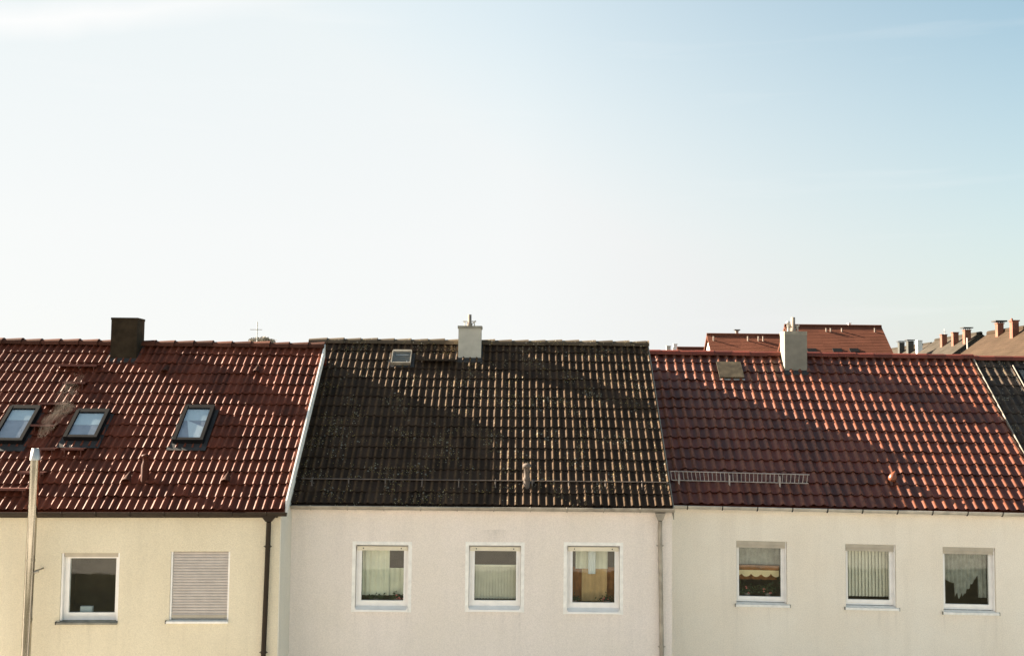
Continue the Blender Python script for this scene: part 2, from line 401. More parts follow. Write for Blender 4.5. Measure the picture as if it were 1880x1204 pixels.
def px_open(l, t, r, b, Yw, xc, se):
    cx, cy = (l+r)/2, (t+b)/2
    a = aty(l, cy, Yw); c = aty(r, cy, Yw); u = aty(cx, t, Yw); d = aty(cx, b, Yw)
    s = se*((a.x+c.x)/2-xc)
    return (a.x, c.x, d.z-s, u.z-s)

def gutter(H, x0, x1, mat, r=.06, hooks=0, hook_mat=None, yoff=-.045, zoff=-.035):
    g = MB(H.sh); n = 8; zc = H.ze(H.xc)+zoff; yc = H.Ye+yoff
    for rr, flip in ((r, 0), (r-.006, 1)):
        vs = []
        for x in (x0, x1):
            for i in range(n+1):
                t = math.pi+math.pi*i/n
                vs.append((x, yc+math.cos(t)*rr, zc+math.sin(t)*rr*1.05))
        g.add(vs, [(i, i+1, n+2+i, n+1+i) for i in range(n)], True)
    g.tube((x0, yc-r, zc+.004), (x1, yc-r, zc+.004), .011, n=8)
    for x, s in ((x0, 1), (x1, -1)):
        vs = [(x, yc+math.cos(math.pi+math.pi*i/n)*r, zc+math.sin(math.pi+math.pi*i/n)*r*1.05) for i in range(n+1)]
        g.add(vs, [tuple(range(n+1))])
    k = MB(H.sh)
    o = g.build('gutter', mat, H.root, fix=False)
    if hooks:
        x = x0+hooks*.55
        while x < x1-.1:
            h = MB(H.sh)
            prev = None
            for i in range(7):
                t = math.pi*1.0+math.pi*i/6
                p = Vector((x, yc+math.cos(t)*(r+.006), zc+math.sin(t)*(r+.006)*1.05))
                if prev is not None: h.tube(prev, p, .011, n=6)
                prev = p
            h.tube((x, yc-r-.006, zc), (x, yc-r-.004, zc+.02), .012, n=6)
            h.build('gutter_hook', hook_mat or mat, o)
            x += hooks
    return o

# ---- numbers shared with the photograph
HL = dict(Ye=20.6, Yr=24.6, eave=[(60, 937), (520, 937)], ridge=[(0, 630), (580, 638)])
HM = dict(Ye=21.6, Yr=25.6, eave=[(560, 925), (1230, 931)], ridge=[(575, 629), (1180, 635)])
HR = dict(Ye=22.6, Yr=26.45, eave=[(1245, 925), (1870, 939)], ridge=[(1195, 650), (1770, 658)])
def sl(h):
    E = [aty(*q, h['Ye']) for q in h['eave']]; return (E[1].z-E[0].z)/(E[1].x-E[0].x)
WL = (-11.6, -4.225); WM = (-4.225, 3.12); WR = (3.12, 10.85); WF = (10.85, 18.2)
YL, YM, YR = 20.72, 21.72, 22.72
def op(lst, Yw, xr, h):
    return [px_open(*q, Yw, sum(xr)/2, sl(h)) for q in lst]
RL, RM, RR, RF = (-11.6, -4.14), (-4.6, 3.12), (3.12, 10.90), (10.97, 18.2)
opL = op([(111, 1014.5, 218, 1142), (312, 1012, 421, 1140)], YL, RL, HL)
opM = op([(652.5, 1000, 749, 1120), (860.5, 1001, 956, 1120), (1041, 1001.5, 1137.5, 1124)], YM, RM, HM)
opR = op([(1352, 993, 1445, 1109), (1552.5, 999, 1645, 1115), (1731.5, 1004.5, 1828, 1123.5)], YR, RR, HR)

def sill_streaks(ops, xr, k=.32):
    xc = (xr[0]+xr[1])/2; out = []; rnd = random.Random(len(ops)*7+3)
    for (a, b, c, d) in ops:
        for x, w in ((a+.01, .035), (b-.01, .035), (rnd.uniform(a+.2, b-.2), .06)):
            out.append((x-xc, w, c-.03, rnd.uniform(.35, .8), k*rnd.uniform(.5, 1)))
    return out
zB = opM[1][3]+.30
M['stucco_yellow'] = stucco('yellow_stucco', (.77, .69, .525), (.735, .65, .485), (.64, .57, .43), sill_streaks(opL, RL))
M['stucco_pink'] = stucco('pink_beige_stucco', (.86, .775, .705), (.82, .74, .655), (.72, .65, .59), sill_streaks(opM, RM)+[((opM[1][0]+opM[1][1])/2-sum(RM)/2, .33, zB, .36, .55)])
M['stucco_cream'] = stucco('cream_stucco', (.90, .825, .705), (.87, .78, .65), (.76, .68, .57), sill_streaks(opR, RR))
A = make_house('row_house', 'pale yellow terrace house with glossy dark red tiled roof and three skylights', xr=RL, wx=WL, sp=.156, rows=15, amp=.034, bw=.30,
               tmat='tile_red', rmat='ridge_red', wmat='stucco_yellow', seed=3, openings=opL, ridge_len=.42, lip=.028, **HL)
B = make_house('row_house', 'pinkish beige terrace house with weathered black-brown lichen-spotted roof', xr=RM, wx=WM, sp=.1495, rows=16, amp=.034, bw=.29,
               tmat='tile_dark', rmat='ridge_mossy', wmat='stucco_pink', seed=5, openings=opM, ridge_len=.385, lip=.026, **HM)
Cc = make_house('row_house', 'cream terrace house with russet glazed roof and ladder-shaped snow guard', xr=RR, wx=WR, sp=.205, rows=15, amp=.044, bw=.335,
                tmat='tile_orange', rmat='ridge_russet', wmat='stucco_cream', seed=11, openings=opR, ridge_len=.42, ridge_r=(.088, .094), lip=.028, **HR)
e4 = aty(1870, 939, 22.6)
D4 = make_house('row_house', 'dark brown roofed terrace house at the right edge, mostly out of frame', xr=RF, wx=WF, sp=.205, rows=15, amp=.042, bw=.30,
                tmat='tile_black', rmat='ridge_russet', wmat='stucco_white', seed=21, ridge_len=.42, ridge_r=(.09, .096), lip=.020,
                Ye=23.5, Yr=27.3, eave=[(1880, 934.5), (2300, 945)], ridge=[(1785, 660), (1880, 661.5)])

# ---- left verge: white boards
def verge(H, x, w, top, bot, mat, name='verge_board', back=True, y_in=-.03):
    m = MB()
    for pf_ in ((H.Ye+y_in, H.Yr, 1),)+(((2*H.Yr-H.Ye+.03, H.Yr, 1),) if back else ()):
        y0, y1, _ = pf_
        za = H.ze(x)+(y0-H.Ye if y0 < H.Yr else 2*H.Yr-H.Ye-y0)*H.T; zb = H.zr(x)
        vs = []
        for X in (x, x+w):
            vs += [(X, y0, za+bot), (X, y1, zb+bot), (X, y1, zb+top), (X, y0, za+top)]
        m.add(vs, [(0, 1, 2, 3), (4, 7, 6, 5), (0, 4, 5, 1), (3, 2, 6, 7), (0, 3, 7, 4), (1, 5, 6, 2)])
    return m.build(name, mat, H.root)
verge(A, -4.138, .028, .075, -.20, 'white_trim', back=False, y_in=.125)
m = MB(A.sh); zq = A.ze(A.xc)
m.add([(x_, y_, z_) for x_ in (-4.2235, -4.206) for (y_, z_) in ((A.Yw+.004, -.2), (A.Yw+1.3, -.2), (A.Yw+1.3, zq+1.3*A.T), (A.Yw+.004, zq-.02))],
      [(0, 1, 2, 3), (4, 7, 6, 5), (0, 4, 5, 1), (1, 5, 6, 2), (2, 6, 7, 3), (3, 7, 4, 0)])
m.build('side_wall_cladding', 'stucco_white', A.root)
verge(Cc, 10.905, .014, .085, -.2, 'zinc')
verge(B, 3.122, .018, .02, -.2, 'cap_grey')

# ---- gutters and downpipes
p = aty(527, 945, A.Ye)
gutter(A, RL[0], p.x, 'brown_metal', r=.062, hooks=.62)
gutter(B, -4.2, 3.14, 'zinc', r=.061, hooks=.70, zoff=-.03)
gutter(Cc, 3.16, 10.9, 'zinc_light', r=.056, hooks=.70, hook_mat='dark_metal', zoff=-.03)
gutter(D4, 10.92, 18.2, 'zinc', r=.05)
# fascia boards behind the gutters
def fascia(H, x0, x1, mat):
    m = MB(H.sh); z = H.ze(H.xc); m.box(x0, x1, H.Ye+.03, H.Ye+.118, z-.13, z-.035); m.build('soffit', mat, H.root)
fascia(A, RL[0]+.02, -4.26, 'brown_metal')
fascia(B, -4.2, 3.1, 'stucco_pink'); fascia(Cc, 3.14, 10.84, 'stucco_cream'); fascia(D4, 10.92, 18, 'stucco_white')
def downpipe(H, pts, r, mat, funnel):
    m = MB(); P3 = [aty(px, py, y) for px, py, y in pts]
    f = P3[0]
    top, bw = funnel
    vs = []
    for (z, hw, hd) in ((f.z+top, bw, .05), (f.z, r*1.15, r), ):
        vs += [(f.x-hw, f.y-hd, z), (f.x+hw, f.y-hd, z), (f.x+hw, f.y+hd, z), (f.x-hw, f.y+hd, z)]
    m.add(vs, [(0, 1, 5, 4), (1, 2, 6, 5), (2, 3, 7, 6), (3, 0, 4, 7), (0, 3, 2, 1)])
    for a, b in zip(P3, P3[1:]): m.tube(a, b, r, n=14)
    e = P3[-1]; m.tube(e, (e.x, e.y, .1), r, n=14)
    o = m.build('downpipe', mat, H.root)
    for frac in (.0, 1.9, 3.8):
        q = P3[-2]+(P3[-1]-P3[-2])*0
        z = P3[-2].z-.30-frac
        t = (P3[-2].z-z)/(P3[-2].z-P3[-1].z) if z > P3[-1].z else 1
        q = P3[-2].lerp(P3[-1], t); q.z = z
        c = MB(); c.tube(q-Vector((0, 0, .018)), q+Vector((0, 0, .018)), r+.009, n=14)
        c.tube(q+Vector((-r-.03, 0, 0)), q+Vector((r+.03, 0, 0)), .009, n=6)
        c.build('pipe_clamp', mat, o)
    return o
downpipe(A, [(493.5, 957, 20.56), (493, 972, 20.64), (483.5, 1204, 20.64)], .045, 'brown_metal', (.11, .14))
downpipe(B, [(1212, 955, 21.56), (1211.5, 972, 21.64), (1215, 1204, 21.64)], .042, 'zinc', (.14, .10))

# ---- windows
def ring(m, x0, x1, z0, z1, y0, y1, l, r, b, t):
    m.box(x0, x0+l, y0, y1, z0, z1); m.box(x1-r, x1, y0, y1, z0, z1)
    m.box(x0+l, x1-r, y0, y1, z0, z0+b); m.box(x0+l, x1-r, y0, y1, z1-t, z1)
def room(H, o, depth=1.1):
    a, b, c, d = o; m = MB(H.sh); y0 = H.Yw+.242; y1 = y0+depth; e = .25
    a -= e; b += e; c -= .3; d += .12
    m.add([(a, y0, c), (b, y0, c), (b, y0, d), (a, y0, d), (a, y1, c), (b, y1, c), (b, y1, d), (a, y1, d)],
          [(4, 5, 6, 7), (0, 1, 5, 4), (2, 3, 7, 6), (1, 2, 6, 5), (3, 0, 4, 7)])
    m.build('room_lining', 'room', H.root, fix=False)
def window(H, o, style, label=None):
    x0, x1, z0, z1 = o; Yw = H.Yw; sh = H.sh
    cx = (x0+x1)/2
    if style == 'mid':
        yf = Yw+.075; fz0 = z0+.105
        m = MB(sh)
        ring(m, x0+.004, x1-.004, fz0-.03, z1-.02, yf, yf+.07, .055, .05, .075, .05)       # outer frame
        ring(m, x0+.059, x1-.054, fz0+.045, z1-.07, yf-.012, yf+.05, .05, .035, .03, .03)   # sash
        W = m.build('window', 'white', H.root, label)
        g = MB(sh); g.box(x0+.109, x1-.089, yf+.014, yf+.03, fz0+.075, z1-.10); g.build('pane', 'glass', W)
        s = MB(sh)
        ys, ye = yf-.002, Yw-.045
        s.add([(x0+.003, ys, fz0-.03), (x1-.003, ys, fz0-.03), (x1-.003, ye, z0+.018), (x0+.003, ye, z0+.018),
               (x0+.003, ys, z0-.0), (x1-.003, ys, z0-.0), (x1-.003, ye, z0-.02), (x0+.003, ye, z0-.02)],
              [(0, 1, 2, 3), (4, 7, 6, 5), (0, 4, 5, 1), (2, 6, 7, 3), (0, 3, 7, 4), (1, 5, 6, 2)])
        for xe in (x0+.0005, x1-.0185): s.box(xe, xe+.018, ye-.004, ye+.1, z0-.022, z0+.05)
        s.build('sill', 'white', W)
        b = MB(sh); b.box(x0+.02, x1-.02, yf-.045, yf-.004, z1-.105, z1-.028); B_ = b.build('shutter_box', 'cream_plastic', W)
        for xx in (x0+.14, x1-.14):
            q = MB(sh); q.tube((xx, yf-.05, z1-.065), (xx, yf-.044, z1-.065), .012, n=8); q.build('screw', 'dark_metal', B_)
        t = MB(sh); y0, y1 = Yw-.004, Yw+.02; wd = .068
        t.box(x0-wd, x0, y0, y1, z0-.03, z1+wd); t.box(x1, x1+wd, y0, y1, z0-.03, z1+wd); t.box(x0, x1, y0, y1, z1, z1+wd)
        t.build('surround', 'white_trim', W)
    elif style == 'right':
        yf = Yw+.10
        m = MB(sh)
        ring(m, x0+.004, x1-.004, z0+.04, z1-.02, yf, yf+.07, .03, .07, .10, .05)
        ring(m, x0+.034, x1-.074, z0+.09, z1-.07, yf-.014, yf+.05, .035, .03, .055, .05)
        W = m.build('window', 'white', H.root, label)
        g = MB(sh); g.box(x0+.069, x1-.104, yf+.01, yf+.026, z0+.145, z1-.12); g.build('pane', 'glass', W)
        s = MB(sh)
        ys, ye = yf+.002, Yw-.05
        s.add([(x0-.03, ys, z0+.03), (x1+.05, ys, z0+.03), (x1+.05, ye, z0+.0), (x0-.03, ye, z0+.0),
               (x0-.03, ys, z0-.03), (x1+.05, ys, z0-.03), (x1+.05, ye, z0-.045), (x0-.03, ye, z0-.045)],
              [(0, 1, 2, 3), (4, 7, 6, 5), (0, 4, 5, 1), (2, 6, 7, 3), (0, 3, 7, 4), (1, 5, 6, 2)])
        s.build('sill', 'white_trim', W)
        for xe in (x0-.034, x1+.045):
            q = MB(sh); q.box(xe, xe+.012, ye-.004, Yw-.002, z0-.048, z0+.012); q.build('sill_end', 'cap_grey', W)
        b = MB(sh); b.box(x0+.006, x1-.03, Yw+.012, yf-.018, z1-.075, z1-.004); b.box(x0+.006, x1-.03, Yw+.03, yf-.018, z1-.135, z1-.079)
        b.build('shutter_box', 'beige_plastic', W)
        q = MB(sh); q.box(x1-.026, x1-.006, Yw+.03, yf-.004, z0+.03, z1-.006); q.build('shutter_guide', 'white', W)
    elif style in ('left', 'closed'):
        yf = Yw+.10
        m = MB(sh)
        ring(m, x0+.004, x1-.004, z0+.03, z1-.02, yf, yf+.07, .075, .05, .10, .06)
        if style == 'left': ring(m, x0+.079, x1-.054, z0+.11, z1-.06, yf-.014, yf+.05, .05, .035, .055, .045)
        W = m.build('window', 'white', H.root, label)
        g = MB(sh); g.box(x0+.129, x1-.089, yf+.01, yf+.026, z0+.165, z1-.105); g.build('pane', 'glass', W)
        s = MB(sh); ys, ye = yf+.002, Yw-.05
        s.add([(x0-.05, ys, z0+.03), (x1+.0, ys, z0+.03), (x1+.0, ye, z0+.005), (x0-.05, ye, z0+.005),
               (x0-.05, ys, z0-.03), (x1+.0, ys, z0-.03), (x1+.0, ye, z0-.03), (x0-.05, ye, z0-.03)],
              [(0, 1, 2, 3), (4, 7, 6, 5), (0, 4, 5, 1), (2, 6, 7, 3), (0, 3, 7, 4), (1, 5, 6, 2)])
        s.build('sill', 'cap_grey' if style == 'left' else 'white_trim', W)
        q = MB(sh); q.box(x0-.056, x0-.044, ye-.004, Yw-.002, z0-.034, z0+.02); q.build('sill_end', 'dark_metal', W)
        for xa in (x0+.002, x1-.034):
            q = MB(sh); q.box(xa, xa+.032, Yw+.02, yf-.02, z0+.03, z1-.004); q.build('shutter_guide', 'white', W)
        if style == 'left':
            b = MB(sh); b.box(x0+.045, x1-.04, Yw+.03, yf-.018, z1-.075, z1-.004); b.build('shutter_box', 'beige_plastic', W)
        else:
            b = MB(sh); n = 24; zz0, zz1 = z0+.045, z1-.006; hgt = (zz1-zz0)/n
            vs = []; fs = []
            for i in range(n):
                for (fz, yy) in ((0, .0), (.12, -.012), (.45, -.016), (.85, -.012), (.93, .0)):
                    z = zz0+(i+fz)*hgt; vs += [(x0+.036, Yw+.055+yy, z), (x1-.036, Yw+.055+yy, z)]
            for i in range(len(vs)//2-1): fs.append((2*i, 2*i+1, 2*i+3, 2*i+2))
            b.add(vs, fs, False); b.build('roller_shutter', 'shutter', W, 'closed grey roller shutter of narrow slats', fix=False)
            l = MB(sh); l.box(x0+.036, x1-.036, Yw+.03, Yw+.05, z0+.055, z0+.11); l.build('shutter_end_bar', 'beige_plastic', W)
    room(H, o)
    return W
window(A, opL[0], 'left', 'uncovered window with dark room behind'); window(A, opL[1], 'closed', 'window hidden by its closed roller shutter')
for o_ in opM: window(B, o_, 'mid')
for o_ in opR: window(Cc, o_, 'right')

# ---- things behind the panes, some standing in for reflections
def wavy(H, o, fx0, fx1, fz0, fz1, y, mat, name, label, cat, waves=9, amp=.012, bottom=None, group=None, sharp=False, seed=0):
    x0, x1, z0, z1 = o; xa, xb = x0+(x1-x0)*fx0, x0+(x1-x0)*fx1; za, zb = z0+(z1-z0)*fz0, z0+(z1-z0)*fz1
    m = MB(H.sh); n = waves*8; rnd = random.Random(seed); ph = [rnd.uniform(-.6, .6) for _ in range(waves+1)]
    vs = []
    for j in range(7):
        for i in range(n+1):
            u = i/n; w = u*waves
            if sharp: yy = (abs((w % 1)-.5)*2-.5)*amp*2
            else: yy = math.sin(2*math.pi*w+ph[int(w) % len(ph)]*math.sin(j))*amp
            zl = za if bottom is None else z0+(z1-z0)*bottom(u)
            vs.append((xa+(xb-xa)*u, H.Yw+y+yy, zl+(zb-zl)*j/6))
    m.add(vs, [(j*(n+1)+i, j*(n+1)+i+1, (j+1)*(n+1)+i+1, (j+1)*(n+1)+i) for j in range(6) for i in range(n)], not sharp)
    o_ = m.build(name, mat, fix=False); return tag(o_, label, cat, group)
def lamellas(H, o, fx0, fx1, fz0, fz1, y, n, label):
    x0, x1, z0, z1 = o; m = MB(H.sh)
    for i in range(n):
        a = x0+(x1-x0)*(fx0+(fx1-fx0)*i/n); w = (x1-x0)*(fx1-fx0)/n
        za, zb = z0+(z1-z0)*fz0, z0+(z1-z0)*fz1
        m.add([(a, H.Yw+y, za), (a+w*1.02, H.Yw+y+.036, za), (a+w*1.02, H.Yw+y+.036, zb), (a, H.Yw+y, zb)], [(0, 1, 2, 3)])
        m.box(a-.001, a+.006, H.Yw+y+.001, H.Yw+y+.006, za-.004, zb)
    m.box(x0+(x1-x0)*fx0, x0+(x1-x0)*fx1, H.Yw+y-.004, H.Yw+y+.05, z0+(z1-z0)*fz1, z0+(z1-z0)*fz1+.03)
    return tag(m.build('vertical_blind', 'lamella', fix=False), label, 'blind', 'vertical lamella blinds behind upper windows')
def plant(H, o, fx, label, spread=.12, h=.12, flowers=0, seed=1, cat='houseplant', y=.2):
    x0, x1, z0, z1 = o; x = x0+(x1-x0)*fx; z = z0+.13; rnd = random.Random(seed)
    root = empty('houseplant', (x, H.Yw+y, z), label, cat)
    m = MB(H.sh); m.lathe((x, H.Yw+y, z), (0, 0, 1), [(.0, 0), (.045, 0), (.06, .07), (.05, .07)]); m.build('pot', 'clay', root)
    l = MB(H.sh)
    for _ in range(110):
        c = Vector((x+rnd.gauss(0, spread), H.Yw+y+rnd.uniform(-.04, .05), z+.06+abs(rnd.gauss(0, h*.6)))); s = rnd.uniform(.015, .035)
        a = Vector((rnd.uniform(-1, 1), rnd.uniform(-1, 1), rnd.uniform(-1, 1))).normalized()*s; b = a.orthogonal().normalized()*s*.6
        l.add([c-a, c-b, c+a, c+b], [(0, 1, 2, 3)])
    l.build('leaves', 'leaf', root, fix=False)
    for _ in range(flowers):
        f = MB(H.sh); c = Vector((x+rnd.gauss(0, spread*.8), H.Yw+y-.05, z+.05+abs(rnd.gauss(0, h*.6)))); s = rnd.uniform(.012, .02)
        f.lathe(c, (rnd.uniform(-.5, .5), -1, rnd.uniform(0, .6)), [(.002, -s*.4), (s*.6, -s*.2), (s, s*.2), (s*.6, s*.3), (.002, s*.1)], n=7)
        f.build('flower', 'petal', root)
def bx(H, o, fx0, fx1, fz0, fz1, y0, y1, name, mat, label, cat, group=None):
    x0, x1, z0, z1 = o; w = x1-x0; h = z1-z0; m = MB(H.sh)
    a, b, c, d = x0+w*fx0, x0+w*fx1, z0+h*fz0, z0+h*fz1; e = min(b-a, d-c)*.12
    vs = []
    for (yy, ins) in ((y0, e), (y0+e*.7, 0), (y1, 0)):
        vs += [(a+ins, H.Yw+yy, c+ins), (b-ins, H.Yw+yy, c+ins), (b-ins, H.Yw+yy, d-ins), (a+ins, H.Yw+yy, d-ins)]
    fs = [(0, 1, 2, 3), (8, 11, 10, 9)]
    for k in (0, 4):
        for i in range(4): fs.append((k+i, k+4+i, k+4+(i+1) % 4, k+(i+1) % 4))
    m.add(vs, fs)
    return tag(m.build(name, mat), label, cat, group)
bx(A, opL[0], .27, .48, .11, .20, .22, .30, 'storage_tin', 'blind_white', 'small white tin on the sill inside the dark window of the yellow house', 'tin')
cg = 'sheer curtains behind the beige house windows'
wavy(B, opM[0], .1, .62, .2, .93, .26, 'curtain', 'curtain', 'pale green sheer curtain covering left of the leftmost beige house window', 'curtain', 5, .014, group=cg, seed=1)
wavy(B, opM[0], .60, .93, .2, .62, .28, 'curtain', 'curtain', 'short cafe curtain at lower right of the leftmost beige house window', 'curtain', 3, .010, group=cg, seed=2)
plant(B, opM[0], .38, 'wide leafy plant on the inner sill of the leftmost beige house window', .10, .05, 0, 4, y=.2)
plant(B, opM[0], .78, 'small red flowering plant in the leftmost beige house window', .06, .08, 8, 5, y=.2)
lamellas(B, opM[1], .07, .93, .16, .66, .17, 15, 'pale half-height vertical blind in the middle beige house window')
wavy(B, opM[2], .18, .80, .62, .93, .34, 'curtain', 'curtain', 'greenish top curtain in the beige house window beside the grey downpipe', 'curtain', 5, .012, group=cg, seed=6)
wavy(B, opM[2], .06, .94, .13, .64, .40, 'orange_cloth', 'curtain', 'orange cloth across lower half of the beige house window near the downpipe', 'curtain', 4, .008, seed=7)
wavy(B, opM[2], .42, .56, .55, .93, .25, 'blind_white', 'curtain', 'narrow white drape standing in for a reflected downpipe in centre of the orange-curtained window', 'curtain', 3, .01, seed=8)  # white strip added in place of a downpipe mirrored in the pane
wavy(B, opM[2], .30, .79, .13, .62, .33, 'peach_cloth', 'curtain', 'peach sheer panel hanging before the orange cloth in window near the downpipe', 'curtain', 4, .01, seed=17)
plant(B, opM[2], .15, 'dark leafy plant in left corner of the orange-curtained window', .05, .08, 2, 14)
plant(B, opM[2], .78, 'leafy plant with red blooms at right of the orange-curtained window', .08, .08, 6, 15)
# right house
wavy(Cc, opR[0], .05, .95, .60, .95, .34, 'lace', 'curtain', 'grey net curtain above the reflected awning in the cream house', 'curtain', 7, .012, seed=9)
sc = lambda u: .468-.062*abs(math.sin(math.pi*(u*4.3+.5)))**.55
wavy(Cc, opR[0], .05, .90, .5, .512, .26, 'cream_cloth', 'awning_reflection', 'cream scalloped cloth standing in for a reflected awning across the window nearest the downpipe', 'awning_reflection', 4, .003, bottom=sc, seed=10)  # scalloped cloth modelled in place of an awning mirrored in the pane
bx(Cc, opR[0], .05, .90, .514, .59, .25, .262, 'awning_reflection_band', 'orange_cloth', 'rust orange cloth band standing in for the top of the reflected awning', 'cloth band')
wavy(Cc, opR[0], .05, .90, .34, .50, .46, 'orange_cloth', 'curtain', 'rust coloured cloth behind the stand-in for the reflected awning', 'curtain', 5, .01, seed=12)
plant(Cc, opR[0], .25, 'dark plant with pale blossoms standing in for geraniums reflected under the awning', .10, .16, 3, 20)  # plants added in place of balcony geraniums mirrored in the pane
plant(Cc, opR[0], .66, 'dark plant with red blossoms standing in for geraniums reflected under the awning', .10, .16, 5, 21)
lamellas(Cc, opR[1], .05, .93, .155, .94, .19, 13, 'beige full-height vertical blind in middle window of the cream house')
def lace_b(u):
    if u < .3: return .52-.1*math.sin(u/.3*math.pi*.5)
    if u < .48: return .22+.05*math.sin(u*60)
    if u < .80: return .22+(u-.48)/.32*.32+.012*math.sin(u*90)
    return .2
wavy(Cc, opR[2], .05, .93, .2, .92, .26, 'lace', 'curtain', 'dark grey lace curtain with ragged diagonal hem in rightmost window', 'curtain', 11, .02, bottom=lace_b, seed=13)

# ---- chimneys
def chimney(H, front, base_y, top_y, depth, mat, capmat, cap_h, over, label=None, xs=None, flue=None, flash='lead'):
    l, r = front; cxp = (l+r)/2
    b = H.onroof(cxp, base_y); Y = b.y
    s = (r-l)/F*Y/2; top = aty(cxp, top_y, Y).z; x = b.x
    m = MB(); z0 = b.z-.35
    m.box(x-s, x+s, Y, Y+depth, z0, top-cap_h)
    o = m.build('chimney', mat, H.roof, label)
    c = MB(); c.box(x-s-over, x+s+over, Y-over, Y+depth+over, top-cap_h+.001, top)
    if cap_h > .03: pass
    c.build('chimney_cap', capmat, o)
    # flashing skirt lying on the tiles
    f = MB(); T = H.T
    def skirt(xa, xb, ya, yb):
        z = lambda y: b.z+(y-Y)*T
        f.add([(xa, ya, z(ya)+.045), (xb, ya, z(ya)+.045), (xb, yb, z(yb)+.045), (xa, yb, z(yb)+.045), (xa, ya, z(ya)-.02), (xb, ya, z(ya)-.02), (xb, yb, z(yb)-.02), (xa, yb, z(yb)-.02)],
              [(0, 1, 2, 3), (4, 7, 6, 5), (0, 4, 5, 1), (1, 5, 6, 2), (2, 6, 7, 3), (3, 7, 4, 0)])
    skirt(x-s-.06, x+s+.06, Y-.10, Y-.004); skirt(x-s-.06, x-s-.004, Y-.004, Y+depth); skirt(x+s+.004, x+s+.06, Y-.004, Y+depth)
    f.build('flashing', flash, o)
    return o, x, Y, s, top
cA, x, Y, s, top = chimney(A, (202, 250), 661, 583, .48, 'chim_brown', 'chim_brown', .05, .008, 'dark brown clad chimney without a pot')
cB, x, Y, s, top = chimney(B, (841, 883), 660, 598, .42, 'chim_grey', 'cap_grey', .06, .018, 'pale grey rendered chimney with thin cap and clay pot')
def flue_top(parent, px, top, Y, mat, h, r, extra):
    X = aty(px, 600, Y).x; m = MB()
    m.lathe((X, Y, top), (0, 0, 1), [(r*1.5, 0), (r*1.4, h*.28), (r, h*.3), (r*.95, h), (r*.6, h), (r*.6, h*.8)])
    m.build('flue_pot', mat, parent)
    if extra:
        a = MB()
        for dx in (-.11, .11): a.tube((X+dx, Y, top), (X+dx, Y, top+h*.42), .013, n=6)
        a.tube((X-.15, Y, top+h*.42), (X+.15, Y, top+h*.42), .012, n=6); a.tube((X+.06, Y, top+h*.2), (X+.14, Y, top+h*.5), .01, n=6)
        a.build('bracket', 'zinc_light', parent)
flue_top(cB, 862, top, Y+.2, 'clay', .27, .045, True)
cC, x, Y, s, top = chimney(Cc, (1441, 1482), 683, 608, .44, 'chim_grey2', 'cap_grey', .085, .004, 'pale grey rendered chimney with dark cap and twin flues')
flue_top(cC, 1456, top, Y+.2, 'clay', .34, .05, True)
m = MB(); X = aty(1449.5, 600, Y).x; m.lathe((X, Y+.12, top), (0, 0, 1), [(.03, 0), (.028, .18), (.05, .19), (.05, .23), (.01, .25)]); m.build('vent_cowl', 'galv', cC)

# ---- roof windows
def skylight(H, c, w, l, tilt=0, mat='dark_metal', inner=('blind_blue', 'blind_lav', .35), label=None, hgt=.15, fw=.068, apron=.2, extra=False):
    fr = H.frame(*c); m = MB()
    m.fbox(fr, -w/2, -w/2+fw, 0, l, .0, hgt); m.fbox(fr, w/2-fw, w/2, 0, l, .0, hgt)
    m.fbox(fr, -w/2+fw, w/2-fw, 0, fw, .0, hgt-.003); m.fbox(fr, -w/2+fw, w/2-fw, l-fw, l, .0, hgt-.003)
    m.fbox(fr, -w/2+.012, w/2-.012, l-.04, l+.06, .0, hgt-.02)
    W = m.build('skylight', mat, H.roof, label)
    g = MB(); g.fbox(fr, -w/2+fw, w/2-fw, fw, l-fw, hgt-.03, hgt-.022); g.build('pane', 'roofglass', W)
    k = fw+(l-2*fw)*(1-inner[2])
    b = MB(); b.fbox(fr, -w/2+fw, w/2-fw, k, l-fw, hgt-.055, hgt-.05); b.build('blind', inner[0], W)
    b = MB(); b.fbox(fr, -w/2+fw, w/2-fw, fw, k, hgt-.06, hgt-.055); b.build('lower_blind', inner[1], W)
    if extra:
        b = MB(); q = [fr(a_, b_, hgt-.046) for a_, b_ in ((.0, fw+.02), (w/2-fw, fw+.02), (w/2-fw, fw+.35), (-.16, k))]
        q2 = [v_-H.n*.004 for v_ in q]
        b.add(q+q2, [(0, 1, 2, 3), (4, 7, 6, 5), (0, 4, 5, 1), (1, 5, 6, 2), (2, 6, 7, 3), (3, 7, 4, 0)]); b.build('curtain_panel', 'blind_white', W)
    if apron:
        a = MB(); a.fbox(fr, -w/2-.08, w/2+.08, -apron, -.004, .028, .045)
        a.fbox(fr, -w/2-.07, -w/2-.003, -.004, l, .02, .04); a.fbox(fr, w/2+.003, w/2+.07, -.004, l, .02, .04)
        a.build('flashing', 'lead', W)
    return W
skylight(A, (14, 818), .62, 1.05, inner=('blind_blue', 'blind_lav', .35))
skylight(A, (149, 812), .66, .84, inner=('blind_blue', 'blind_lav', .5))
skylight(A, (346, 817), .60, 1.05, inner=('blind_blue', 'blind_lav', .38), extra=True)
# small roof hatch on the brown roof
W = skylight(B, (736, 673), .44, .44, mat='zinc', inner=('room', 'room', .5), label='small square skylight with pale metal rim', hgt=.125, fw=.02, apron=.06)
fr = B.frame(736, 673); m = MB(); m.fbox(fr, -.13, .15, .30, .315, .088, .10); m.fbox(fr, .12, .135, .03, .1, .088, .10); m.build('handle_bar', 'galv', W)
